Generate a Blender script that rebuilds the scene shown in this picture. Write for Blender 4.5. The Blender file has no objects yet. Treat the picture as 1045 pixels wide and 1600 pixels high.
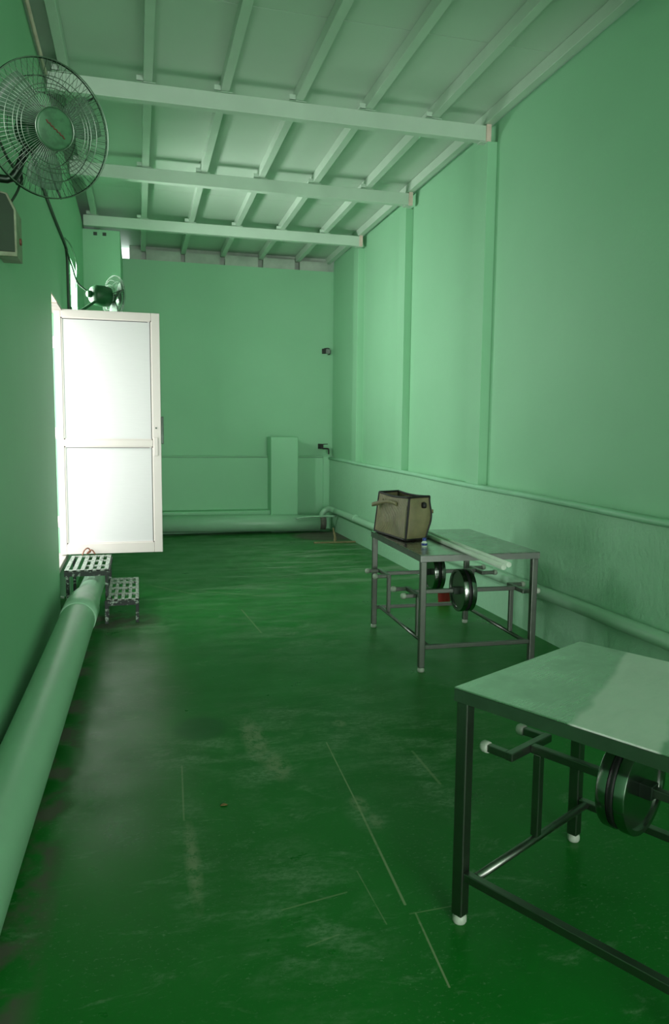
import bpy, math, random
from mathutils import Vector, Matrix
R = math.radians
random.seed(4)
scn = bpy.context.scene
col = scn.collection

# ------------------------------------------------------------------ camera
CAM_H = 1.565
pitch, yaw, roll, fpx = .108, .258, .010, 1160.2
fwd = Vector((math.sin(yaw)*math.cos(pitch), math.cos(yaw)*math.cos(pitch), -math.sin(pitch)))
rgt = Vector((math.cos(yaw), -math.sin(yaw), 0))
upv = rgt.cross(fwd)
r2 = rgt*math.cos(roll) + upv*math.sin(roll)
u2 = -rgt*math.sin(roll) + upv*math.cos(roll)
cd = bpy.data.cameras.new('camera')
cd.sensor_fit = 'VERTICAL'; cd.sensor_height = 24; cd.lens = 24*fpx/1600
cd.clip_start = .05
cam = bpy.data.objects.new('camera', cd); col.objects.link(cam)
cam.matrix_world = Matrix(((r2.x, u2.x, -fwd.x, 0), (r2.y, u2.y, -fwd.y, 0), (r2.z, u2.z, -fwd.z, CAM_H), (0, 0, 0, 1)))
scn.camera = cam

# ------------------------------------------------------------------ light
w = bpy.data.worlds.new('world'); scn.world = w; w.use_nodes = True
w.node_tree.nodes['Background'].inputs[0].default_value = (.93, .97, 1, 1)
w.node_tree.nodes['Background'].inputs[1].default_value = 1.0

def area(name, loc, target, sx, sy, power, color=(1, 1, 1)):
    l = bpy.data.lights.new(name, 'AREA'); l.shape = 'RECTANGLE'; l.size = sx; l.size_y = sy
    l.energy = power; l.color = color
    o = bpy.data.objects.new(name, l); col.objects.link(o); o.location = loc
    d = Vector(target) - Vector(loc)
    o.rotation_euler = d.to_track_quat('-Z', 'Y').to_euler()
    return o
# daylight at the three openings of the room: the side doorway, the high side window, the open end behind the camera
area('doorway_daylight_offscreen', (-1.20, 6.72, 1.51), (1.0, 6.72, 1.51), 1.05, 2.2, 19, (1, .98, .96))
area('window_daylight_offscreen', (-1.15, 8.52, 2.90), (1.0, 8.52, 2.90), .80, .82, 70, (1, .98, .96))
area('open_end_daylight_offscreen', (1.2, -7.4, 1.65), (1.2, 3, 1.65), 3.0, 3.2, 250, (1, .98, .96))
scn.view_settings.view_transform = 'Standard'
scn.view_settings.look = 'None'
scn.view_settings.gamma = 1
scn.view_settings.use_curve_mapping = False
scn.view_settings.exposure = 1.15

# ------------------------------------------------------------------ materials
class NT:
    def __init__(s, name):
        s.m = bpy.data.materials.new(name); s.m.use_nodes = True
        s.t = s.m.node_tree; s.b = s.t.nodes['Principled BSDF']
        s.co = None
    def n(s, typ, **kw):
        nd = s.t.nodes.new(typ)
        for k, v in kw.items(): setattr(nd, k, v)
        return nd
    def put(s, sock, v):
        if isinstance(v, bpy.types.NodeSocket): s.t.links.new(v, sock)
        elif isinstance(v, (tuple, list)) and len(v) == 3 and sock.type == 'RGBA': sock.default_value = (*v, 1)
        else: sock.default_value = v
    def coord(s):
        if not s.co: s.co = s.n('ShaderNodeTexCoord').outputs['Object']
        return s.co
    def world(s):
        return s.n('ShaderNodeNewGeometry').outputs['Position']
    def math(s, op, a, b=0.0, c=None, clamp=False):
        nd = s.n('ShaderNodeMath', operation=op, use_clamp=clamp)
        s.put(nd.inputs[0], a); s.put(nd.inputs[1], b)
        if c is not None: s.put(nd.inputs[2], c)
        return nd.outputs[0]
    def map(s, v, scale=(1, 1, 1), loc=(0, 0, 0), rot=(0, 0, 0)):
        nd = s.n('ShaderNodeMapping'); s.put(nd.inputs['Vector'], v)
        nd.inputs['Scale'].default_value = scale; nd.inputs['Location'].default_value = loc; nd.inputs['Rotation'].default_value = rot
        return nd.outputs[0]
    def noise(s, v, scale, detail=4, rough=.55, dist=0):
        nd = s.n('ShaderNodeTexNoise'); s.put(nd.inputs['Vector'], v)
        nd.inputs['Scale'].default_value = scale; nd.inputs['Detail'].default_value = detail
        nd.inputs['Roughness'].default_value = rough; nd.inputs['Distortion'].default_value = dist
        return nd.outputs['Fac']
    def ramp(s, v, lo, hi, a=0.0, b=1.0):
        nd = s.n('ShaderNodeMapRange', clamp=True)
        s.put(nd.inputs[0], v)
        for i, q in enumerate((lo, hi, a, b)): nd.inputs[i+1].default_value = q
        return nd.outputs[0]
    def mix(s, f, a, b):
        nd = s.n('ShaderNodeMix', data_type='RGBA')
        s.put(nd.inputs[0], f); s.put(nd.inputs[6], a); s.put(nd.inputs[7], b)
        return nd.outputs[2]
    def bump(s, h, strength=.3, dist=.01):
        nd = s.n('ShaderNodeBump'); nd.inputs['Strength'].default_value = strength; nd.inputs['Distance'].default_value = dist
        s.put(nd.inputs['Height'], h); s.t.links.new(nd.outputs[0], s.b.inputs['Normal'])
    def set(s, base=None, rough=None, metal=None, spec=None):
        if base is not None: s.put(s.b.inputs['Base Color'], base)
        if rough is not None: s.put(s.b.inputs['Roughness'], rough)
        if metal is not None: s.put(s.b.inputs['Metallic'], metal)
        if spec is not None: s.put(s.b.inputs['Specular IOR Level'], spec)
        return s

M = {}
def paint(name, c1, c2, rough=.5, nscale=1.5, bscale=60, bstr=.15, bdist=.004, lo=.35, hi=.7):
    k = NT(name); v = k.world()
    k.set(k.mix(k.ramp(k.noise(v, nscale, 5), lo, hi), c1, c2), rough)
    k.bump(k.noise(v, bscale, 6, .65), bstr, bdist)
    M[name] = k.m; return k
WALL = (.275, .590, .355); WALL2 = (.250, .555, .325)
paint('wall_paint', WALL, WALL2, .55, .9, 45, .25, .004)
paint('dado_paint', (.305, .600, .385), (.280, .560, .350), .5, 1.6, 22, .6, .012)
paint('pipe_paint', (.320, .570, .385), (.290, .525, .350), .38, 2.5, 30, .1, .003)
paint('ridge_paint', (.30, .62, .40), (.26, .54, .34), .45, 3, 30, .2, .003)
paint('roof_panel', (.500, .650, .530), (.455, .600, .485), .5, .7, 90, .06, .002)
paint('steel_paint', (.500, .660, .530), (.450, .600, .480), .45, 2.5, 40, .12, .003)
paint('raw_timber', (.78, .62, .54), (.62, .47, .40), .7, 14, 60, .3, .003)
paint('pale_plaster', (.50, .46, .43), (.40, .36, .33), .8, 5, 50, .3, .005)
paint('dark_gap', (.030, .034, .030), (.02, .02, .02), .8)
paint('dust_grey', (.46, .54, .46), (.33, .40, .34), .8, 4, 50, .4, .005)
paint('concrete', (.17, .165, .14), (.10, .105, .085), .85, 6, 60, .5, .006)
paint('door_white', (.72, .655, .62), (.66, .60, .565), .4, 2, 40, .05, .002)
paint('outside_white', (.8, .8, .8), (.75, .75, .75), .8)
paint('black_rubber', (.008, .009, .009), (.012, .012, .012), .5, 5)
paint('white_cap', (.42, .48, .40), (.32, .38, .30), .5, 20)
paint('white_plastic', (.62, .74, .62), (.55, .67, .55), .35, 8)
paint('fan_green', (.008, .095, .025), (.006, .07, .019), .5, 6)
paint('box_dark', (.004, .034, .006), (.003, .026, .005), .6, 6)
paint('fan_wire_green', (.05, .13, .07), (.04, .10, .055), .75, 10)
paint('fan_badge', (.065, .185, .090), (.045, .125, .062), .4, 22, 60, .1, .002, .45, .6)
paint('fan_blade', (.16, .27, .19), (.12, .21, .15), .35, 5)
paint('box_pale', (.25, .33, .20), (.16, .20, .11), .55, 18)
paint('badge_red', (.17, .05, .03), (.12, .04, .025), .5, 30)
paint('cable_dark', (.022, .048, .028), (.03, .06, .036), .5, 10)
paint('cable_green', (.12, .33, .17), (.09, .26, .13), .5, 10)
paint('wood_lath', (.30, .26, .13), (.20, .17, .08), .7, 12, 40, .4, .004)
paint('bag_black', (.006, .006, .006), (.012, .012, .011), .6, 30)
paint('blue_plastic', (.02, .05, .28), (.02, .04, .2), .35, 30)
paint('red_plastic', (.20, .02, .015), (.15, .015, .012), .4, 10)
paint('leaf_brown', (.30, .17, .05), (.2, .11, .03), .7, 80)
paint('rust_wire', (.30, .12, .07), (.2, .08, .05), .8, 40)
paint('socket_grey', (.20, .24, .21), (.15, .18, .16), .5, 30)

M['fan_blade'].node_tree.nodes['Principled BSDF'].inputs['Alpha'].default_value = .5
# door panels: brushed sheet with a few scuffs
k = NT('door_panel'); v = k.world()
nz = k.noise(k.map(v, (3, 3, 30)), 3, 4)
sc = k.ramp(k.noise(v, 5.5, 6, .7), .66, .72)
k.set(k.mix(k.math('MULTIPLY', sc, .3), k.mix(nz, (.70, .69, .69), (.65, .64, .64)), (.45, .42, .38)), .38)
M['door_panel'] = k.m
# stainless steel
def steel(name, c=(.42, .44, .42), r0=.22, r1=.38, band=False):
    k = NT(name); v = k.coord()
    br = k.noise(k.map(v, (2, 120, 60)), 4, 3)
    sm = k.noise(v, 7, 5, .6)
    base = k.mix(k.ramp(sm, .35, .7), c, tuple(x*.8 for x in c))
    rough = k.ramp(k.math('ADD', k.math('MULTIPLY', br, .5), k.math('MULTIPLY', sm, .5)), .3, .7, r0, r1)
    metal = 1.0
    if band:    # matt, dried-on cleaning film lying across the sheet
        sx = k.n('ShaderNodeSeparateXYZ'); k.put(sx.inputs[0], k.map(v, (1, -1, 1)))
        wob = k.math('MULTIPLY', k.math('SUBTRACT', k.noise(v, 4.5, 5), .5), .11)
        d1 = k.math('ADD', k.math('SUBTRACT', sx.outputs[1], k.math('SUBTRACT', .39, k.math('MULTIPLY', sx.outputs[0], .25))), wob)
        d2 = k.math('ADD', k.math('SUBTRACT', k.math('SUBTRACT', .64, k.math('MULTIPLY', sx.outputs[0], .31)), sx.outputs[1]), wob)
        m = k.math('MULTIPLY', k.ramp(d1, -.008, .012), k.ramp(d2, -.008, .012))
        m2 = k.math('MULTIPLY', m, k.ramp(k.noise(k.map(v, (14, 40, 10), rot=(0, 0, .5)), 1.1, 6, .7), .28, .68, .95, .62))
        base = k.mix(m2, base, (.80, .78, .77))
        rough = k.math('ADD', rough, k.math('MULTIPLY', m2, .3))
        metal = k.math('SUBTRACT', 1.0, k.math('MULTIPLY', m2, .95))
    k.set(base, rough, metal)
    k.bump(br, .03, .001)
    M[name] = k.m
steel('steel_top', (.42, .44, .42), .16, .34)
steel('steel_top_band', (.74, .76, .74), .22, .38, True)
steel('steel_tube', (.185, .205, .180), .28, .44)
steel('steel_apron', (.24, .26, .24), .28, .42)
steel('steel_bright', (.33, .35, .33), .14, .28)
steel('guard_wire', (.35, .42, .36), .25, .4)
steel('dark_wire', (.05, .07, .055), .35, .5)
# chipped paint of the steps
k = NT('chipped_tread'); v = k.world()
k.set(k.mix(k.ramp(k.noise(v, 38, 5, .7), .42, .5), (.030, .040, .032), (.33, .40, .33)), .6); M['chipped_tread'] = k.m
k = NT('chipped_leg'); v = k.world()
k.set(k.mix(k.ramp(k.noise(v, 26, 4, .7), .55, .62), (.016, .028, .022), (.36, .46, .38)), .6); M['chipped_leg'] = k.m
# woven bag
k = NT('bag_cloth'); v = k.coord()
wv = k.n('ShaderNodeTexWave'); k.put(wv.inputs['Vector'], v); wv.inputs['Scale'].default_value = 60
k.set(k.mix(k.ramp(k.noise(v, 9, 5, .6), .3, .7), (.235, .215, .105), (.150, .140, .072)), .55)
k.bump(k.math('ADD', wv.outputs['Fac'], k.math('MULTIPLY', k.noise(v, 14, 4), 6)), .35, .003); M['bag_cloth'] = k.m

# floor: worn green epoxy with scuffs, long scratches, a patched oval and bare concrete along the edges
k = NT('floor_epoxy'); v = k.world()
sx = k.n('ShaderNodeSeparateXYZ'); k.put(sx.inputs[0], v); X, Y = sx.outputs[0], sx.outputs[1]
base = k.mix(k.ramp(k.noise(v, 1.1, 5), .35, .7), (.0045, .165, .015), (.0035, .125, .011))
def blob(x, y, rx, ry, soft=.5):
    a = k.math('DIVIDE', k.math('SUBTRACT', X, x), rx); b = k.math('DIVIDE', k.math('SUBTRACT', Y, y), ry)
    d = k.math('SQRT', k.math('ADD', k.math('MULTIPLY', a, a), k.math('MULTIPLY', b, b)))
    return k.ramp(d, 1-soft, 1+soft, 1, 0)
def seg(x0, y0, x1, y1, wd):
    dx, dy = x1-x0, y1-y0; L = math.hypot(dx, dy); dx /= L; dy /= L
    px = k.math('SUBTRACT', X, x0); py = k.math('SUBTRACT', Y, y0)
    u = k.math('ADD', k.math('MULTIPLY', px, dx), k.math('MULTIPLY', py, dy))
    q = k.math('ADD', k.math('MULTIPLY', px, -dy), k.math('MULTIPLY', py, dx))
    uc = k.math('MINIMUM', k.math('MAXIMUM', u, 0.0), L)
    du = k.math('SUBTRACT', u, uc)
    d = k.math('SQRT', k.math('ADD', k.math('MULTIPLY', q, q), k.math('MULTIPLY', du, du)))
    return k.ramp(d, wd*.4, wd, 1, 0)
def mx(*a):
    r = a[0]
    for b in a[1:]: r = k.math('MAXIMUM', r, b)
    return r
fine = k.noise(k.map(v, (1.3, 3.2, 1), rot=(0, 0, .15)), 2.4, 9, .68, .5)
fleck = k.noise(k.map(v, (1, 1.6, 1)), 48, 5, .75)
wear = mx(blob(.55, 3.45, .13, .50, .6), blob(.33, 3.55, .32, .20, .8), blob(.95, 3.75, .42, .45, .9), blob(1.35, 3.4, .35, .35, .9),
          blob(.16, 2.62, .06, .35, .9), blob(.88, 2.78, .06, .10, .7), blob(.5, 2.2, .16, .30, .9),
          blob(.8, 8.8, 1.7, 1.6, .8), blob(-.05, 6.0, .3, .22, .6), blob(1.2, 5.6, .5, .6, 1), blob(1.25, 3.0, .06, .35, .8))
grit = k.ramp(k.noise(k.map(v, (1, 1.8, 1), rot=(0, 0, .2)), 26, 6, .8), .42, .60, .15, 1)
broad = k.math('MULTIPLY', k.math('MULTIPLY', wear, k.ramp(fine, .44, .60)), grit)
strk = k.noise(k.map(v, (.55, 2.6, 1), rot=(0, 0, -.25)), 2.2, 8, .7, .6)
back = k.math('MULTIPLY', k.ramp(Y, 6.0, 8.0), k.ramp(strk, .50, .60, 0, .9))
spots = k.math('MULTIPLY', k.ramp(fleck, .58, .66), k.ramp(k.noise(v, 2.2, 4), .40, .62, .15, 1))
scuff = k.math('MULTIPLY', k.ramp(k.noise(k.map(v, (2, 4.5, 1), rot=(0, 0, .3)), 1.8, 9, .72, .8), .56, .66), .55)
m = mx(k.math('MULTIPLY', broad, .75), k.math('MULTIPLY', spots, .5), k.math('MULTIPLY', k.math('MULTIPLY', scuff, .8), grit), k.math('MULTIPLY', back, .7))
oval = k.math('MULTIPLY', blob(.29, 3.83, .135, .15, .2), .75)
m = k.math('MULTIPLY', m, k.math('SUBTRACT', 1.0, oval))
colr = k.mix(m, base, (.26, .36, .25))
conc = mx(k.math('MULTIPLY', blob(-.46, 3.2, .15, 3.2, .25), k.ramp(k.noise(v, 5, 5), .46, .58)),
          blob(2.72, 10.75, .50, .48, .15), k.math('MULTIPLY', blob(-.3, 6.2, .36, .25, .4), k.ramp(k.noise(v, 7, 5), .40, .55)))
tan_m = k.math('MULTIPLY', mx(blob(.545, 3.62, .055, .24, .35), blob(.60, 3.30, .055, .13, .4), blob(.875, 2.86, .030, .06, .4), blob(.905, 2.71, .022, .05, .4), blob(.165, 2.60, .022, .22, .6), blob(1.02, 3.72, .03, .04, .5)), k.ramp(k.noise(k.map(v, (1.6, 1, 1)), 16, 6, .75), .40, .54, .0, .62))
colr = k.mix(tan_m, colr, (.27, .30, .19))
colr = k.mix(conc, colr, (.105, .115, .080))
bk = k.math('MULTIPLY', k.ramp(k.noise(v, 9, 6, .75), .28, .52, .25, 1), .72)
scr = mx(seg(.893, 3.50, .866, 2.84, .0045), seg(.866, 2.84, .832, 2.18, .006), seg(.850, 2.13, .826, 1.80, .0045), k.math('MULTIPLY', mx(seg(.83, 2.13, 1.0, 2.135, .004),
         seg(.43, 2.25, .66, 2.29, .005), seg(.47, 2.06, .58, 2.09, .004), seg(.17, 3.4, .15, 2.9, .005), seg(1.28, 3.3, 1.28, 2.95, .009),
         seg(.73, 2.4, .74, 2.1, .003), seg(.6, 7.2, 1.1, 6.9, .012), seg(.1, 7.6, .5, 7.1, .012), seg(.85, 6.4, .9, 5.6, .008)), .55))
colr = k.mix(k.math('MULTIPLY', scr, bk), colr, (.33, .36, .22))
oval_c = k.mix(oval, colr, (.008, .105, .022))
rough = k.math('ADD', k.ramp(k.noise(v, 3, 5), .3, .7, .26, .42), k.math('ADD', k.math('MULTIPLY', m, .3), k.math('MULTIPLY', conc, .45)))
k.set(oval_c, rough, spec=.25)
k.bump(k.math('ADD', k.noise(v, 2.5, 4), k.math('MULTIPLY', fleck, .10)), .10, .01)
M['floor_epoxy'] = k.m

# ------------------------------------------------------------------ mesh helpers
class MB:
    def __init__(s): s.v = []; s.f = []; s.sm = []
    def quad(s, idx, smooth=False): s.f.append(tuple(idx)); s.sm.append(smooth)
    def box(s, a, b, m=None):
        x0, y0, z0 = a; x1, y1, z1 = b; n = len(s.v)
        p = [(x0, y0, z0), (x1, y0, z0), (x1, y1, z0), (x0, y1, z0), (x0, y0, z1), (x1, y0, z1), (x1, y1, z1), (x0, y1, z1)]
        s.v += [tuple(m @ Vector(q)) if m else q for q in p]
        for q in ((3, 2, 1, 0), (4, 5, 6, 7), (0, 1, 5, 4), (1, 2, 6, 5), (2, 3, 7, 6), (3, 0, 4, 7)): s.quad([n+i for i in q])
        return s
    def tube(s, pts, r, n=12, closed=False, cap=True):
        pts = [Vector(p) for p in pts]; N = len(pts)
        rr = r if isinstance(r, (list, tuple)) else [r]*N
        base = len(s.v); ref = None
        for i, p in enumerate(pts):
            if closed: t = (pts[(i+1) % N]-pts[i-1])
            else: t = pts[min(i+1, N-1)]-pts[max(i-1, 0)]
            t.normalize()
            if ref is None:
                ref = Vector((0, 0, 1)) if abs(t.z) < .9 else Vector((1, 0, 0))
            a = (ref - t*ref.dot(t)).normalized(); ref = a; b = t.cross(a)
            for j in range(n):
                q = 2*math.pi*j/n
                s.v.append(tuple(p + (a*math.cos(q) + b*math.sin(q))*rr[i]))
        for i in range(N if closed else N-1):
            i2 = (i+1) % N
            for j in range(n):
                j2 = (j+1) % n
                s.quad((base+i*n+j, base+i*n+j2, base+i2*n+j2, base+i2*n+j), True)
        if cap and not closed:
            s.quad([base+j for j in range(n)][::-1]); s.quad([base+(N-1)*n+j for j in range(n)])
        return s
    def ring(s, c, r, wr, axis=None, n=48, k=5):
        s.tube([(c[0]+r*math.cos(2*math.pi*i/n), c[1]+r*math.sin(2*math.pi*i/n), c[2]) for i in range(n)], wr, k, closed=True); return s
    def lathe(s, prof, n=32, m=None, smooth=True):
        base = len(s.v); N = len(prof)
        for (r, z) in prof:
            for j in range(n):
                q = 2*math.pi*j/n; p = Vector((r*math.cos(q), r*math.sin(q), z))
                s.v.append(tuple(m @ p if m else p))
        for i in range(N-1):
            for j in range(n):
                j2 = (j+1) % n
                s.quad((base+i*n+j, base+i*n+j2, base+(i+1)*n+j2, base+(i+1)*n+j), smooth)
        if prof[0][0] > 1e-5: s.quad([base+j for j in range(n)][::-1])
        if prof[-1][0] > 1e-5: s.quad([base+(N-1)*n+j for j in range(n)])
        return s
    def build(s, name, mat, parent=None, bevel=0, seg=2):
        me = bpy.data.meshes.new(name); me.from_pydata(s.v, [], s.f); me.update()
        me.polygons.foreach_set('use_smooth', s.sm)
        if mat: me.materials.append(M[mat])
        o = bpy.data.objects.new(name, me); col.objects.link(o)
        if parent: o.parent = parent
        if bevel:
            b = o.modifiers.new('bevel', 'BEVEL'); b.width = bevel; b.segments = seg; b.limit_method = 'ANGLE'; b.angle_limit = R(40)
        return o
def tag(o, label, cat, group=None):
    o['label'] = label; o['category'] = cat
    if group: o['group'] = group
    return o
def struct(o, label=None):
    o['kind'] = 'structure'
    if label: o['label'] = label
    return o
def empty(name, loc=(0, 0, 0)):
    o = bpy.data.objects.new(name, None); o.location = loc; o.empty_display_size = .1; col.objects.link(o); return o
def box(name, a, b, mat, parent=None, bevel=0):
    return MB().box(a, b).build(name, mat, parent, bevel)
def smooth_path(pts, n=8):
    P = [Vector(p) for p in pts]; out = []
    for i in range(len(P)-1):
        a = P[max(i-1, 0)]; b = P[i]; c = P[i+1]; d = P[min(i+2, len(P)-1)]
        for j in range(n):
            t = j/n
            out.append(.5*((2*b)+(c-a)*t+(2*a-5*b+4*c-d)*t*t+(3*b-a-3*c+d)*t**3))
    out.append(P[-1]); return out

# ------------------------------------------------------------------ shell
XL, XR, YB, YF, ZR = -.63, 3.05, 11.75, -7.0, 4.30
struct(box('floor', (-1.0, YF, -.15), (3.4, YB+.3, 0), 'floor_epoxy'), 'worn glossy green epoxy floor with pale scuffs and scratches')
# right wall and its parts
wr = struct(box('wall_right', (XR, YF, 0), (XR+.25, YB, ZR-.06), 'wall_paint'), 'tall mint green painted right wall')
mb = MB()
n = 40
dado_x = 2.965
def dado_h(y): return 1.065 + max(0, min(1, (y-3.5)/8))*.085
for i in range(n):
    y0 = YF+(11.6-YF)*i/n; y1 = YF+(11.6-YF)*(i+1)/n
    b = len(mb.v); h0, h1 = dado_h(y0), dado_h(y1)
    mb.v += [(dado_x, y0, 0), (dado_x, y1, 0), (dado_x, y1, h1), (dado_x, y0, h0), (XR+.01, y1, h1), (XR+.01, y0, h0)]
    mb.quad((b, b+3, b+2, b+1)); mb.quad((b+3, b+5, b+4, b+2))
mb.build('dado', 'dado_paint', wr)
MB().tube([(dado_x-.004, YF+.1+(11.45-YF)*i/24, dado_h(YF+.1+(11.45-YF)*i/24)-.012+.004*math.sin(i*1.7)) for i in range(25)], .024, 10).build('dado_moulding', 'ridge_paint', wr)
for (y, dx, nm) in ((6.16, .09, 'wall_paint'), (8.20, .09, 'wall_paint'), (10.08, .09, 'wall_paint')):
    box('pilaster', (XR-dx, y, 1.09), (XR+.02, y+(.25 if y < 7 else .22), 4.07), nm, wr, .004)
# back wall
wb = struct(box('wall_back', (-1.0, YB, 0), (3.4, YB+.25, 4.08), 'wall_paint'), 'mint green painted far end wall')
box('dado', (-.7, YB-.15, 0), (dado_x, YB+.01, 1.146), 'wall_paint', wb, .004)
box('ledge_joint', (-.7, YB-.11, 1.146), (dado_x, YB+.01, 1.160), 'wall_paint', wb)
box('ledge_cap', (-.7, YB-.155, 1.160), (dado_x, YB+.01, 1.172), 'wall_paint', wb)
box('plinth', (-.7, 11.38, 0), (2.08, YB-.1, .335), 'wall_paint', wb, .012)
box('stub_pillar', (1.965, 11.30, 0), (2.392, YB-.1, 1.475), 'wall_paint', wb, .012)
# filler strips between the wall head and the roof, between the purlins
for i, (x0, x1) in enumerate(((-.08, .09), (.16, .665), (.73, 1.25), (1.33, 1.84), (1.92, 2.42), (2.50, 2.95))):
    o = box('filler_strip', (x0, YB+.01, 4.08), (x1, YB+.05, 4.235-.03*random.random()), 'dust_grey', wb)
box('wall_head', (-.08, YB+.12, 4.07), (3.2, YB+.2, 4.36), 'dust_grey', wb)
# corner return between dado and stub pillar
box('corner_return', (2.86, YB-.18, 0), (dado_x, YB-.12, 1.165), 'wall_paint', wb, .006)
# left wall with doorway and window
wl = struct(empty('wall_left'), 'mint green painted left wall with a doorway and a high window')
DY0, DY1, DZ0, DZ1 = 6.24, 7.26, .40, 2.62
WY0, WY1, WZ0, WZ1 = 8.12, 8.92, 2.45, 3.27
T = .22
def lw(a, b, nm='wall_section', mat='wall_paint'):
    return box(nm, (XL-T, a[0], a[1]), (XL, b[0], b[1]), mat, wl)
lw((YF, 0), (DY0, 4.14)); lw((DY0, DZ1), (DY1, 4.14)); lw((DY1, 0), (WY0, 4.14)); lw((WY0, 0), (WY1, WZ0)); lw((WY0, WZ1), (WY1, 4.14)); lw((WY1, 0), (YB, 4.14))
box('sill_wall', (XL-T, DY0, 0), (XL-.10, DY1, DZ0-.03), 'wall_paint', wl)
box('threshold', (XL-T, DY0, DZ0-.03), (XL-.02, DY1, DZ0+.015), 'pale_plaster', wl, .006)
box('lintel_lining', (XL-T, DY0, DZ1-.012), (XL-.004, DY1-.55, DZ1+.002), 'raw_timber', wl)
box('lintel_patch', (XL-T+.01, DY1-.55, DZ1-.02), (XL-.004, DY1, DZ1+.002), 'pale_plaster', wl)
box('head_board', (XL-T, YF, 4.14), (XL-.10, YB, ZR), 'dust_grey', wl)
# corner column far left
box('corner_column', (XL-.02, 10.10, 0), (-.178, YB, 4.06), 'wall_paint', wl, .008)
for yy in (.0, .11): box('hole_shade', (-.50+yy, 10.092, 3.985), (-.455+yy, 10.11, 4.025), 'dark_wire', wl)  # dark blocks painted in for the shaded holes at the column top
# wall behind the camera with a wide open end
wf = struct(empty('wall_front'), 'green end wall behind with a wide opening')
box('wall_section', (-.85, YF-.2, 0), (-.3, YF, ZR), 'wall_paint', wf)
box('wall_section', (2.7, YF-.2, 0), (3.25, YF, ZR), 'wall_paint', wf)
box('wall_section', (-.3, YF-.2, 3.3), (2.7, YF, ZR), 'wall_paint', wf)
# yard outside
struct(box('yard_ground', (-9, -9, -.3), (-.86, 16, -.16), 'pale_plaster'), 'pale paved yard outside the doorway')

# ------------------------------------------------------------------ roof
ce = struct(empty('ceiling', (0, 0, ZR)), 'pale green roof lining of large smooth panels')
for (y0, y1) in ((YF-.2, -2.9), (-2.896, 1.1), (1.104, 5.108), (5.113, 9.1), (9.104, YB+.3)):
    o = MB().box((-.90, y0, 0), (3.3, y1, .05)).build('roof_panel', 'roof_panel', ce, .002)
PX = [-.485, .119, .705, 1.30, 1.885, 2.47, 2.965]
BY = [-2.4, -.4, 1.6, 3.7, 6.17, 8.07, 9.98]
names = ['purlin above the left wall', 'second purlin from the left wall', 'third purlin from the left wall', 'middle purlin of the seven', 'third purlin from the right wall', 'second purlin from the right wall', 'purlin tight along the right wall head']
for i, x in enumerate(PX):
    o = box('roof_purlin', (x-.034, YF, 4.205), (x+.034, YB+.04, ZR-.002), 'steel_paint', None, .004)
    struct(o, 'pale green steel ' + names[i])
bl = ['pale green steel roof beam nearest the open end', 'second pale green roof beam from the open end', 'third pale green roof beam from the open end', 'pale green steel roof beam over the near table', 'pale green cross beam at the nearest pilaster', 'pale green cross beam at the second pilaster', 'pale green cross beam meeting the far corner column']
for j, y in enumerate(BY):
    root = struct(empty('roof_beam', (0, y, 4.07)), bl[j])
    MB().box((-.61, 0, 0), (2.975, .075, .128)).build('girder', 'steel_paint', root, .004)
    box('end_plate', (2.945, -.014, -.005), (2.988, .0, .215), 'raw_timber', root)
    box('seat_plate', (2.90, .004, -.010), (2.99, .075, -.002), 'steel_paint', root)
    for i, x in enumerate(PX[:6]):
        q = MB().box((x-.085, -.03, .128), (x-.0345, -.026, .168)).box((x-.085, -.03, .128), (x-.0345, .05, .131))
        q.build('cleat', 'steel_paint', root)
        MB().box((x-.05, -.012, .1285), (x+.06, .0, .133)).build('cleat_shim', 'steel_paint', root)
# thin conduit at the head of the left wall
struct(MB().tube([(XL+.028, 3.6+i*.35, 4.12+.003*math.sin(i*2)) for i in range(8)], .013, 8).build('trim_1', 'raw_timber'), 'thin bare batten along the left wall head')

# ------------------------------------------------------------------ pipes
p = empty('drain_pipe', (-.53, 2, .115)); L = Vector((-.53, 2, .115))
pts = [(-.56, YF+.1, .118), (-.545, 0, .118), (-.53, 2.0, .122), (-.477, 3.6, .19), (-.415, 5.45, .287)]
MB().tube([Vector(q)-L for q in smooth_path(pts, 6)], .115, 28).build('pipe_run', 'pipe_paint', p)
MB().tube([Vector(q)-L for q in ((-.423, 5.22, .275), (-.412, 5.50, .290))], .121, 28).build('socket_joint', 'pipe_paint', p)
MB().tube([Vector(q)-L for q in smooth_path([(-.415, 5.45, .288), (-.408, 5.7, .290), (-.40, 6.1, .262), (-.395, 6.9, .23)], 4)], [.112]*4+[.11, .105, .1, .096]+[.093]*5, 24).build('pipe_tail', 'pipe_paint', p)
tag(p, 'thick green painted drain pipe lying along the foot of the left wall', 'pipe')
tag(MB().tube(smooth_path([(-.74, 6.55, .20), (-.69, 6.46, .195), (-.655, 6.38, .188), (-.613, 6.36, .185)], 4), .010, 8).build('water_pipe', 'white_plastic'), 'thin white water pipe below the door threshold', 'pipe')
p = empty('wall_pipe', (2.915, 5, .36)); L = Vector((2.915, 5, .36))
pts = [(2.915, YF+.1, .385), (2.915, 3.5, .385), (2.917, 7, .352), (2.918, 11.0, .345)]
MB().tube([Vector(q)-L for q in smooth_path(pts, 8)], .047, 18).build('pipe_run', 'pipe_paint', p)
MB().tube([Vector(q)-L for q in smooth_path([(2.918, 10.98, .345), (2.905, 11.18, .352), (2.86, 11.27, .345), (2.79, 11.29, .29), (2.755, 11.25, .20), (2.74, 11.2, .14)], 5)], .047, 18).build('bend', 'pipe_paint', p)
for y in (2.2, 5.0, 7.6, 9.9):
    MB().tube([(0, y-5-.02, .36+(.0 if y > 5 else .012)-.36), (0, y-5+.02, 0+(.0 if y > 5 else .012))], .053, 18).build('clip', 'pipe_paint', p)
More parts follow.
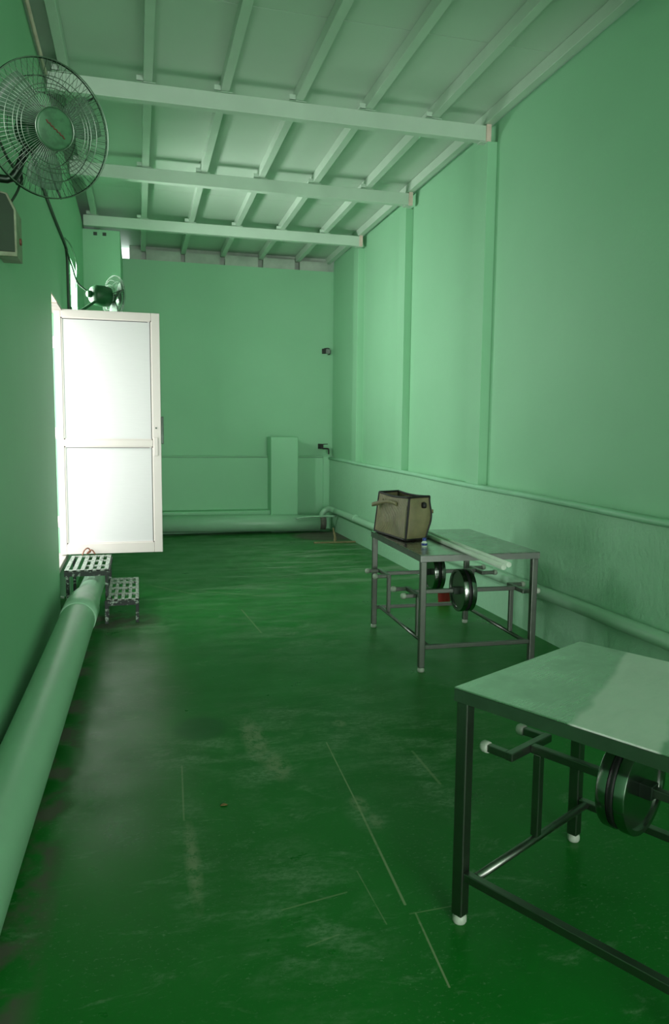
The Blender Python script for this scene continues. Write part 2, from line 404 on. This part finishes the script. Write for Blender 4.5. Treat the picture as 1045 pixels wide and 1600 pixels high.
tag(p, 'green painted pipe clipped low along the right wall', 'pipe')
p = empty('floor_pipe', (1, 11.22, .16)); L = Vector((1, 11.22, .16))
MB().tube([Vector(q)-L for q in ((-.17, 11.24, .172), (2.0, 11.2, .155), (2.70, 11.17, .145))], .13, 28).build('pipe_run', 'pipe_paint', p)
MB().tube([Vector(q)-L for q in ((2.69, 11.17, .145), (2.80, 11.165, .14))], .10, 24).build('pipe_end', 'concrete', p)
tag(p, 'fat green painted pipe lying on the floor along the far wall', 'pipe')
tag(MB().tube(smooth_path([(2.30, 11.02, .235), (2.5, 11.02, .262), (2.93, 11.0, .268)], 5), .016, 10).build('water_pipe', 'pipe_paint'), 'thin green pipe above the end of the fat floor pipe', 'pipe')

# ------------------------------------------------------------------ door leaf
D = struct(empty('door_1', (-.70, 7.08, .425)), 'white framed sheet metal door standing open')
dw, dh, th = .905, 2.19, .045
fw = .075
MB().box((0, 0, 0), (fw*.75, th, dh)).build('stile', 'door_white', D, .004)
MB().box((dw-fw, 0, 0), (dw, th, dh)).build('stile', 'door_white', D, .004)
MB().box((fw*.75, 0, 0), (dw-fw, th, .095)).build('rail', 'door_white', D, .004)
MB().box((fw*.75, 0, .985), (dw-fw, th, 1.045)).build('rail', 'door_white', D, .004)
MB().box((fw*.75, 0, dh-.07), (dw-fw, th, dh)).build('rail', 'door_white', D, .004)
for (z0, z1) in ((.095, .985), (1.045, dh-.07)):
    MB().box((fw*.75+.004, .014, z0+.004), (dw-fw-.004, .03, z1-.004)).build('panel', 'door_panel', D)
    g = .010
    q = MB().box((fw*.75, .006, z0), (fw*.75+g, .020, z1)).box((dw-fw-g, .006, z0), (dw-fw, .020, z1)).box((fw*.75, .006, z1-g), (dw-fw, .020, z1)).box((fw*.75, .006, z0), (dw-fw, .020, z0+g))
    q.build('glazing_bead', 'door_white', D)
    MB().box((dw-fw-g-.004, .004, z0+g), (dw-fw-g, .0135, z1-g)).build('bead_gap_shade', 'black_rubber', D)  # black strips stand in for the shaded gap along the bead
    MB().box((fw*.75+g, .004, z1-g-.004), (dw-fw-g-.02, .0135, z1-g)).build('bead_gap_shade', 'black_rubber', D)
lk = MB().box((dw-.066, -.006, .90), (dw-.030, 0, 1.07)).build('lock_plate', 'door_white', D, .003)
MB().tube([(dw-.045, -.004, 1.155), (dw-.045, .0, 1.155)], .008, 10).build('keyhole', 'dark_wire', D)
MB().box((dw, .010, 1.01), (dw+.022, .035, 1.26)).build('latch_strip', 'dark_wire', D, .003)
for z in (.3, 1.1, 1.9): MB().tube([(-.008, .02, z-.05), (-.008, .02, z+.05)], .010, 10).build('hinge', 'door_white', D)
tag(MB().tube(smooth_path([(-.51, 7.035, .425), (-.49, 7.02, .47), (-.46, 7.04, .485), (-.44, 7.03, .455), (-.47, 7.02, .44), (-.43, 7.03, .47), (-.40, 7.035, .43)], 5), .006, 6).build('rusty_wire', 'rust_wire'), 'coil of rusty wire caught at the bottom of the white door', 'wire')

# ------------------------------------------------------------------ steel steps
S = empty('step_unit', (-.30, 6.6, 0)); O = Vector((.30, -6.6, 0))
tag(S, 'chipped steel two tread step unit below the white door', 'steps')
def sbox(name, a, b, mat, bevel=0): return MB().box(tuple(Vector(a)+O), tuple(Vector(b)+O)).build(name, mat, S, bevel)
for i in range(5):
    x = -.268+i*.0555; sbox('lower_slat', (x, 6.13, .190), (x+.026, 7.03, .202), 'chipped_tread')
for y in (6.13, 6.33, 6.57, 6.82, 6.995): sbox('lower_crossbar', (-.268, y, .188), (-.020, y+(.06 if y > 6.2 else .035), .199), 'chipped_tread')
sbox('lower_apron', (-.268, 6.128, .150), (-.020, 6.142, .189), 'chipped_leg')
for i in range(6):
    x = -.600+i*.0620; sbox('upper_slat', (x, 6.28, .412), (x+.032, 7.02, .424), 'chipped_tread')
for y in (6.28, 6.47, 6.72, 6.98): sbox('upper_crossbar', (-.475 if y in (6.47, 6.72) else -.6, y, .410), (-.258, y+.05, .421), 'chipped_tread')
sbox('upper_apron', (-.600, 6.276, .372), (-.258, 6.290, .411), 'chipped_leg')
for (x, y, z) in ((-.045, 6.135, .19), (-.285, 6.135, .19), (-.045, 7.0, .19), (-.285, 6.285, .41), (-.59, 6.285, .41), (-.59, 6.95, .41), (-.285, 7.0, .41)):
    sbox('leg', (x, y, 0), (x+.026, y+.026, z), 'chipped_leg', .002)
sbox('side_bar', (-.259, 6.29, .375), (-.247, 7.0, .411), 'chipped_leg')

# ------------------------------------------------------------------ steel tables
def square_bar(mbv, a, b, w_, h_=None):
    a = Vector(a); b = Vector(b); h_ = h_ or w_
    d = (b-a); L_ = d.length; d.normalize()
    z = Vector((0, 0, 1)) if abs(d.z) < .9 else Vector((1, 0, 0))
    y = z.cross(d).normalized(); z = d.cross(y)
    m = Matrix(((d.x, y.x, z.x, a.x), (d.y, y.y, z.y, a.y), (d.z, y.z, z.z, a.z), (0, 0, 0, 1)))
    return mbv.box((0, -w_/2, -h_/2), (L_, w_/2, h_/2), m)
def make_table(loc, rot, sx, sy, racks, top_mat, drums, H=.78):
    """local x across, y along the rails; racks = x positions; rails run along y"""
    t = empty('steel_table', loc); t.rotation_euler = (0, 0, rot)
    MB().box((0, 0, H-.006), (sx, sy, H)).build('tabletop', top_mat, t, .002)
    top = MB().box((0, 0, H-.045), (sx, .003, H-.006)).box((0, sy-.003, H-.045), (sx, sy, H-.006)).box((0, .003, H-.045), (.003, sy-.003, H-.006)).box((sx-.003, .003, H-.045), (sx, sy-.003, H-.006))
    top.build('apron', 'steel_apron', t)
    g = .040
    for x in (.006, sx-.006-g):
        for y in (.006, sy-.006-g):
            l = MB().box((x, y, .028), (x+g, y+g, H-.0455)).build('leg', 'steel_tube', t, .004)
            c = g/2
            MB().lathe([(.020, 0), (.023, .006), (.023, .02), (.019, .028), (.012, .034)], 16, Matrix.Translation((x+c, y+c, 0))).build('foot', 'white_cap', l)
    zs = .165
    for x in (.026, sx-.026): square_bar(MB(), (x, .046, zs), (x, sy-.046, zs), .028).build('stretcher', 'steel_tube', t, .003)
    for y in (.075, sy-.075): MB().tube([(.040, y, zs+.002), (sx-.040, y, zs+.002)], .0135, 14).build('stretcher', 'steel_tube', t)
    zr = .485; b = .028
    for rx, dr in zip(racks, drums):
        square_bar(MB(), (rx, .05, zr), (rx, sy-.05, zr), b).build('rail', 'steel_tube', t, .003)
        for sgn, y in ((-1, .036), (1, sy-.036)):
            c = square_bar(MB(), (rx-.125, y, zr), (rx+.125, y, zr), b)
            cb = c.build('crossbar', 'steel_tube', t, .003)
            for dx in (-.110, .110):
                square_bar(MB(), (rx+dx, y+sgn*.0135, zr), (rx+dx, y+sgn*.095, zr), .026).build('prong', 'steel_tube', cb, .003)
                a = y+sgn*.088
                m = Matrix.Translation((rx+dx, a, zr)) @ Matrix.Rotation(-sgn*math.pi/2, 4, 'X')
                MB().lathe([(.019, 0), (.021, .008), (.021, .022), (.016, .030), (.006, .033)], 14, m).build('rubber_tip', 'white_cap', cb)
        for y in (.075, sy-.075): square_bar(MB(), (rx, y, zs+.014), (rx, y, zr-.012), b).build('post', 'steel_tube', t, .003)
        # double flanged drum threaded on the rail
        m = Matrix.Translation((rx, dr, zr)) @ Matrix.Rotation(-math.pi/2, 4, 'X')
        rd = .146
        dm = MB().lathe([(.02, -.036), (rd-.020, -.036), (rd-.018, -.045), (rd-.002, -.045), (rd, -.042), (rd, -.013), (rd-.016, -.010), (rd-.016, .010), (rd, .013), (rd, .042), (rd-.002, .045), (rd-.018, .045), (rd-.020, .036), (.02, .036)], 48, m, True).build('drum', 'steel_bright', t)
        dm.modifiers.new('split', 'EDGE_SPLIT').split_angle = R(35)
        MB().lathe([(rd-.014, -.0115), (rd-.003, -.0115), (rd-.003, .0115), (rd-.014, .0115)], 48, m).build('rubber_belt', 'black_rubber', dm)
        square_bar(MB(), (rx, dr-.075, zr), (rx, dr+.075, zr), .046).build('sleeve', 'dark_wire', dm, .003)
    return t
# near: local x = short side direction (cos a, sin a), local y = towards the camera -> use a mirrored frame via rotation
a = .493
# local +y must be (sin a, -cos a): rotate so that local x -> (cos a, sin a) needs a reflection, so build along -y
def make_near():
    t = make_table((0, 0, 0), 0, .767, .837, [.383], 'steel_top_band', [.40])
    return t
near = make_near()
for o in [near]+list(near.children_recursive):
    pass
# mirror the mesh data in y so the frame is right handed
seen = set()
for o in near.children_recursive:
    if o.data in seen: continue
    seen.add(o.data)
    for vtx in o.data.vertices: vtx.co.y *= -1
    o.data.flip_normals()
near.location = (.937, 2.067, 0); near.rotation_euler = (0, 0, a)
tag(near, 'square steel table with one drum and a pale matt band across its top', 'table', 'steel work tables')
far = make_table((1.742, 4.415, 0), 0, 1.19, .837, [.25, .93], 'steel_top', [.40, .44])
# local x runs along the room (+y), local y across it (+x)
seen = set()
for o in far.children_recursive:
    if o.data in seen: continue
    seen.add(o.data)
    for vtx in o.data.vertices: vtx.co.x, vtx.co.y = vtx.co.y, vtx.co.x
    o.data.flip_normals()
far.rotation_euler = (0, 0, -.034)
tag(far, 'longer steel table with two drums below, carrying the tan bag', 'table', 'steel work tables')

# ------------------------------------------------------------------ bag on the far table
C0 = Vector((1.846, 4.985, .785)); ca = Vector((-.055, .56, 0)); cb_ = Vector((.205, .075, 0))
bag = empty('shopping_bag', C0)
tag(bag, 'tan woven shopping bag with black piping on the far steel table', 'bag')
HB = .315
def bagpt(u, w_, h):   # u along length, w across, h 0..1
    bul = math.sin(math.pi*h)*.022*(1-.3*h)
    pu, pw = u, w_
    base = ca*pu + cb_*pw
    lean = Vector((.02, -.01, 0))*h
    nu = Vector((-.99, -.1, 0)); nw = Vector((.2, -.97, 0))
    off = Vector((0, 0, 0))
    edge_w = 1-abs(2*w_-1); edge_u = 1-abs(2*u-1)
    wr_ = .006*math.sin(9*u+7*h)*math.sin(5*h+2*w_)
    if w_ < .001: off += nu*(bul*min(1, edge_u*2.5)+wr_*min(1, edge_u*4))
    if w_ > .999: off -= nu*(bul*min(1, edge_u*2.5))
    if u < .001: off += nw*(bul*min(1, edge_w*2)*.6+wr_*min(1, edge_w*3)) - nw*.035*max(0, h-.45)*edge_w
    if u > .999: off -= nw*(bul*min(1, edge_w*2)*.6)
    top = HB*h - (.012*math.sin(math.pi*u) if h > .99 else 0)
    # the sides pinch in below and flare above
    fl = Vector((0, 0, 0))
    if w_ > .5: fl = Vector((.014, 0, 0))*(math.sin(2*math.pi*(h-.25)) - .6)*(w_-.5)*2
    if u > .5: fl += Vector((0, -.04, 0))*h*(u-.5)*2
    return base+lean+off+fl+Vector((0, 0, top))
def sheet(fn, nu, nv):
    m_ = MB()
    for i in range(nu+1):
        for j in range(nv+1): m_.v.append(tuple(fn(i/nu, j/nv)))
    for i in range(nu):
        for j in range(nv):
            b = i*(nv+1)+j; m_.quad((b, b+1, b+nv+2, b+nv+1), True)
    return m_
def solid(o, t):
    s_ = o.modifiers.new('solid', 'SOLIDIFY'); s_.thickness = t; s_.offset = 0; return o
solid(sheet(lambda u, h: bagpt(u, 0, h), 16, 14).build('front_panel', 'bag_cloth', bag), .004)
solid(sheet(lambda u, h: bagpt(u, 1, h), 16, 14).build('back_panel', 'bag_cloth', bag), .004)
solid(sheet(lambda w_, h: bagpt(0, w_, h), 10, 14).build('side_panel', 'bag_cloth', bag), .004)
solid(sheet(lambda w_, h: bagpt(1, w_, h), 10, 14).build('side_panel', 'bag_cloth', bag), .004)
solid(sheet(lambda u, w_: ca*u+cb_*w_+Vector((0, 0, .006)), 2, 2).build('bottom', 'bag_black', bag), .006)
solid(sheet(lambda u, w_: ca*(.04+.62*u)+cb_*(.10+.82*w_)+Vector((.02, -.01, HB*.94-.03*u)) + Vector((0, 0, .02*math.sin(math.pi*w_))), 6, 6).build('lid_flap', 'bag_black', bag), .006)
def piping(name, f, r=.0085, n=14): MB().tube([f(i/n) for i in range(n+1)], r, 8).build(name, 'bag_black', bag)
for (u, w_) in ((0, 0), (0, 1), (1, 0), (1, 1)): piping('piping', lambda h, u=u, w_=w_: bagpt(u, w_, h))
for w_ in (0, 1):
    piping('piping', lambda u, w_=w_: bagpt(u, w_, 1)); piping('piping', lambda u, w_=w_: bagpt(u, w_, 0)+Vector((0, 0, .008)))
for u in (0, 1):
    piping('piping', lambda w_, u=u: bagpt(u, w_, 1)); piping('piping', lambda w_, u=u: bagpt(u, w_, 0)+Vector((0, 0, .008)))
def strap(pts, wd, name='handle'):
    P = smooth_path(pts, 6); m_ = MB()
    for p_ in P:
        m_.v += [tuple(Vector(p_)+Vector((0, 0, wd/2))), tuple(Vector(p_)-Vector((0, 0, wd/2)))]
    for i in range(len(P)-1): m_.quad((2*i, 2*i+1, 2*i+3, 2*i+2), True)
    solid(m_.build(name, 'bag_cloth', bag), .007)
f1 = bagpt(.30, 0, .80); f2 = bagpt(.80, 0, .80)
strap([f1+Vector((-.01, 0, .0)), f1+Vector((-.045, .08, .015)), (f1+f2)/2+Vector((-.085, .08, -.01)), f2+Vector((-.06, .08, -.035)), f2+Vector((-.03, .02, -.02)), f2+Vector((-.012, -.05, .012))], .026)
b1 = bagpt(.25, 1, .62); b2 = bagpt(.7, 1, .62)
strap([b1+Vector((.012, .05, .02)), b1+Vector((.05, -.03, .0)), b1+Vector((.075, .05, -.01)), b2+Vector((.05, 0, 0)), b2+Vector((.015, 0, .01))], .026)
q = bagpt(0, .66, .80)
MB().lathe([(.0, -.01), (.018, -.008), (.021, 0), (.018, .010), (0, .014)], 14, Matrix.Translation(q+Vector((.0, -.012, 0))) @ Matrix.Scale(2.0, 4, (0, 0, 1))).build('zip_pull', 'bag_black', bag)

# tubes, bottle
def tubeobj(a_, b_, label):
    o = MB().tube([a_, b_], .0150, 16, cap=False); n_ = len(o.v)
    o2 = o.build('plastic_tube', 'white_plastic'); solid(o2, .003); tag(o2, label, 'tube', 'plastic tubes on the far table')
tubeobj((2.105, 5.50, .7965), (2.022, 3.83, .7965), 'white plastic tube over the table edge, on the bottle side of its twin')
tubeobj((2.150, 5.50, .7965), (2.092, 3.90, .7965), 'white plastic tube over the table edge, on the wall side of its twin')
bo = empty('small_bottle', (1.895, 4.745, .7802))
MB().lathe([(.017, 0), (.020, .004), (.020, .030), (.012, .040), (.010, .045)], 18).build('bottle_body', 'white_plastic', bo)
MB().lathe([(.0205, .010), (.0205, .026)], 18).build('label_band', 'blue_plastic', bo)
MB().lathe([(.013, .042), (.014, .045), (.014, .060), (.011, .063)], 18).build('cap', 'blue_plastic', bo)
tag(bo, 'small bottle with a blue cap in front of the tan bag', 'bottle')
rc = empty('red_tub', (2.70, 6.24, 0))
MB().lathe([(.050, 0), (.055, .01), (.062, .12), (.065, .125), (.060, .125), (.055, .02), (0, .02)], 20).build('tub_wall', 'red_plastic', rc)
MB().lathe([(.064, .105), (.069, .110), (.069, .122), (.064, .126)], 20).build('rim', 'red_plastic', rc)
tag(rc, 'small red plastic tub on the floor behind the far table', 'tub')

# ------------------------------------------------------------------ wall fans
def make_fan(name, centre, axis, Rg, wall_pt, badge_mark=True):
    f = empty(name, centre)
    z = Vector(axis).normalized(); x = Vector((0, 0, 1)).cross(z).normalized(); y = z.cross(x)
    f.matrix_world = Matrix(((x.x, y.x, z.x, centre[0]), (x.y, y.y, z.y, centre[1]), (x.z, y.z, z.z, centre[2]), (0, 0, 0, 1)))
    k_ = Rg/.325
    def fz(r): return k_*(.012+.070*(1-(r/.325)**2.2))
    def bz(r): return -k_*(.010+.085*(1-(r/.325)**2.6))
    g = MB()
    for r, wr_ in ((.325, .0032), (.242, .0022), (.205, .0022), (.186, .0022), (.167, .0022), (.100, .003)):
        g.ring((0, 0, fz(r)), r*k_, wr_*k_, n=56, k=5)
    ns = 84
    for i in range(ns):
        a_ = 2*math.pi*i/ns; tw = .10
        pts = []
        for j in range(6):
            r = .098+(.325-.098)*j/5; q_ = a_+tw*j/5
            pts.append((r*k_*math.cos(q_), r*k_*math.sin(q_), fz(r)))
        g.tube(pts, .0011*k_, 4, cap=False)
    g.build('front_guard', 'guard_wire' if badge_mark else 'fan_wire_green', f)
    g = MB()
    for r, wr_ in ((.325, .0036), (.25, .0022), (.18, .0022), (.12, .003)): g.ring((0, 0, bz(r)), r*k_, wr_*k_, n=56, k=5)
    for i in range(60):
        a_ = 2*math.pi*i/60
        pts = [(r*k_*math.cos(a_-.15*(r-.1)), r*k_*math.sin(a_-.15*(r-.1)), bz(r)) for r in (.11, .17, .23, .28, .325)]
        g.tube(pts, .0011*k_, 4, cap=False)
    g.build('rear_guard', 'dark_wire', f)
    for a_ in (.75, 2.9, 5.0):
        s_ = MB()
        P = [(r*k_*math.cos(a_), r*k_*math.sin(a_), bz(r)-.003) for r in (.08, .15, .22, .28, .328)]
        s_.tube(P, .0055*k_, 6).build('guard_strut', 'dark_wire', f)
    b_ = MB().lathe([(0, fz(.1)+.004*k_), (.085*k_, fz(.1)+.004*k_), (.097*k_, fz(.1)), (.097*k_, fz(.1)-.008*k_), (0, fz(.1)-.008*k_)], 40).build('badge', 'fan_badge', f)
    if badge_mark:
        zz = fz(.1)+.0055*k_
        pts = [(-.052+i*.104/18, .030-.062*i/18+.004*math.sin(i*2.1), zz) for i in range(19)]
        MB().tube([(p_[0]*k_, p_[1]*k_, p_[2]) for p_ in pts], [(.0026+.0016*abs(math.sin(i*1.3)))*k_ for i in range(19)], 6).build('badge_script', 'badge_red', b_)
    for i in range(3):
        a0 = .5+i*2*math.pi/3; m_ = MB(); nr, nt = 6, 6
        for u in range(nr+1):
            r = .05+.235*u/nr
            half = .20+.42*math.sin(math.pi*min(1, .25+.6*u/nr))*.75
            for t_ in range(nt+1):
                q_ = a0+half*(2*t_/nt-1)
                m_.v.append((r*k_*math.cos(q_), r*k_*math.sin(q_), (.022*(1-2*t_/nt))*k_*(1-.3*u/nr)))
        for u in range(nr):
            for t_ in range(nt):
                b0 = u*(nt+1)+t_; m_.quad((b0, b0+1, b0+nt+2, b0+nt+1), True)
        solid(m_.build('blade', 'fan_blade' if badge_mark else 'fan_wire_green', f), .003)
    MB().lathe([(0, .03*k_), (.04*k_, .028*k_), (.055*k_, .018*k_), (.055*k_, -.02*k_)], 24).build('blade_hub', 'fan_green', f)
    kk = k_ if badge_mark else k_*1.5
    mt = MB().lathe([(.075*kk, -.07*k_), (.095*kk, -.085*k_), (.100*kk, -.13*kk), (.095*kk, -.20*kk), (.075*kk, -.235*kk), (.03*kk, -.245*kk), (0, -.245*kk)], 28).build('motor', 'fan_green', f)
    MB().lathe([(.034*kk, -.244*kk), (.034*kk, -.275*kk), (.025*kk, -.285*kk), (0, -.285*kk)], 18).build('motor_knob', 'fan_green', mt)
    inv = f.matrix_world.inverted()
    A = Vector((0, 0, -.16*k_)); W = inv @ Vector(wall_pt)
    mid = inv @ (Vector(wall_pt)+Vector((.10*k_, 0, .0)))
    MB().tube(smooth_path([A, (A*.55+mid*.45), mid, W], 4), .021*k_, 14).build('bracket_arm', 'dark_wire' if badge_mark else 'fan_green', f)
    mm = inv @ Matrix.Translation(Vector(wall_pt))
    MB().box((0, -.055*k_, -.07*k_), (.016, .055*k_, .07*k_), mm).build('wall_plate', 'fan_green', f, .003)
    return f
fan1 = make_fan('wall_fan', (-.366, 3.72, 2.900), (.48, -.83, -.20), .284, (XL, 3.84, 2.715))
tag(fan1, 'large wire guard wall fan with a red script mark, above the green box', 'fan', 'green wall fans')
fan2 = make_fan('wall_fan', (-.222, 8.26, 2.925), (.86, .50, -.02), .225, (XL, 7.98, 2.72), False)
tag(fan2, 'smaller green wall fan seen from its motor side above the white door', 'fan', 'green wall fans')

# green box below the near fan
bx = empty('switch_box', (XL, 3.92, 2.38))
def prism(name, prof, y0, y1, mat, bevel=0):
    m_ = MB(); nP = len(prof)
    for yy in (y0, y1):
        for (xx, zz) in prof: m_.v.append((xx, yy, zz))
    m_.quad(range(nP)); m_.quad([nP+i for i in range(nP)][::-1])
    for i in range(nP): m_.quad((i, nP+i, nP+(i+1) % nP, (i+1) % nP))
    return m_.build(name, mat, bx, bevel)
prism('box_body', [(.0, 0), (.088, 0), (.088, .215), (.052, .290), (.0, .300)], 0, .17, 'box_pale', .003)
prism('cover', [(.0, .020), (.078, .020), (.078, .212), (.046, .280), (.0, .290)], -.012, .001, 'box_dark')
MB().tube([(.086, .10, .09), (.096, .10, .09)], .016, 12).build('cable_gland', 'badge_red', bx)
tag(bx, 'dark green switch box with pale edge on the left wall', 'box')

# cables
def cord(fan, pts, r, mat, nm='cord'):
    inv = fan.matrix_world.inverted()
    return MB().tube([inv @ Vector(p_) for p_ in smooth_path(pts, 8)], r, 7).build(nm, mat, fan)
def cable(pts, r, mat, label, nm='power_cable'):
    return tag(MB().tube(smooth_path(pts, 8), r, 7).build(nm, mat), label, 'cable')
cx = XL+.012
cable([(cx, 4.75, 3.42), (cx, 5.15, 3.34), (cx, 5.6, 3.27), (cx, 6.4, 3.245), (cx, 7.40, 3.245), (cx, 7.60, 3.21), (cx, 7.64, 3.0), (cx, 7.66, 2.66), (cx, 7.67, 2.2)], .012, 'cable_dark', 'dark cable running along the left wall and down behind the door')
cable([(cx, 7.42, 3.30), (cx+.03, 7.75, 3.30), (cx+.05, 8.1, 3.20), (cx+.02, 8.25, 3.0)], .007, 'cable_green', 'loose thin cable loop by the high window')
cord(fan2, [(cx, 7.50, 3.22), (cx+.03, 7.8, 3.12), (cx+.06, 8.05, 3.02), (cx+.16, 8.15, 2.95)], .008, 'cable_dark')
cord(fan1, [(cx, 3.1, 3.9), (XL+.03, 3.30, 3.25), (XL+.03, 3.42, 2.95), (XL+.08, 3.7, 2.78), (XL+.11, 3.92, 2.72), (XL+.03, 4.02, 2.62)], .006, 'cable_dark')
MBk = MB().lathe([(0, -.03), (.016, -.026), (.02, 0), (.016, .026), (0, .03)], 12, fan1.matrix_world.inverted() @ Matrix.Translation((XL+.11, 3.90, 2.73)))
MBk.build('cord_switch', 'dark_wire', fan1)

# ------------------------------------------------------------------ far corner fittings
wsk = empty('socket_box', (2.865, YB, 2.80))
MB().box((0, -.055, 0), (.055, 0, .075)).build('box_body', 'dark_gap', wsk, .004)
MB().box((.055, -.05, .004), (.125, 0, .071)).build('box_face', 'socket_grey', wsk, .004)
MB().tube(smooth_path([(.03, -.03, .077), (.10, -.03, .085), (.130, -.03, .05), (.125, -.03, -.005), (.09, -.03, -.012)], 4), .008, 6).build('lead', 'dark_gap', wsk)
tag(wsk, 'small dark socket box high on the far wall corner', 'socket')
bk_ = empty('pipe_bracket', (2.81, YB-.16, 1.22))
MB().box((0, -.04, .065), (.045, .16, .145)).build('bracket_block', 'dark_gap', bk_, .004)
MB().tube([(.04, -.02, .140), (.12, -.02, .143)], .006, 6).build('bracket_pin', 'dark_gap', bk_)
MB().tube(smooth_path([(.035, -.02, .072), (.115, -.02, .070), (.135, -.02, .055), (.137, -.02, -.02)], 4), .012, 8).build('bracket_hook', 'dark_gap', bk_)
tag(bk_, 'black hooked pipe bracket just above the far ledge', 'bracket')
la = MB().box((0, -.03, 0), (.60, .03, .018)).build('wooden_lath', 'wood_lath', None, .003); la.location = (2.36, 10.06, 0); la.rotation_euler = (0, 0, R(-1.5))
tag(la, 'flat wooden lath lying on the floor near the far corner', 'lath')
st = MB().tube(smooth_path([(0, 0, 0), (.004, 0, .07), (-.012, .01, .14), (-.022, .012, .20)], 4), [.022]*4+[.018]*4+[.012]*4+[.010], 8).build('wooden_peg', 'wood_lath'); st.location = (2.685, 10.14, 0)
tag(st, 'short upright wooden peg behind the lath on the floor', 'peg')
# litter
lf = sheet(lambda u, v_: Vector(((u-.5)*.030, (v_-.5)*.018*math.sin(math.pi*(.08+.84*u)), .002+.004*math.sin(math.pi*u))), 6, 4).build('dry_leaf', 'leaf_brown'); lf.location = (.32, 2.98, .0005); solid(lf, .0015)
tag(lf, 'tiny dry leaf on the green floor', 'leaf')
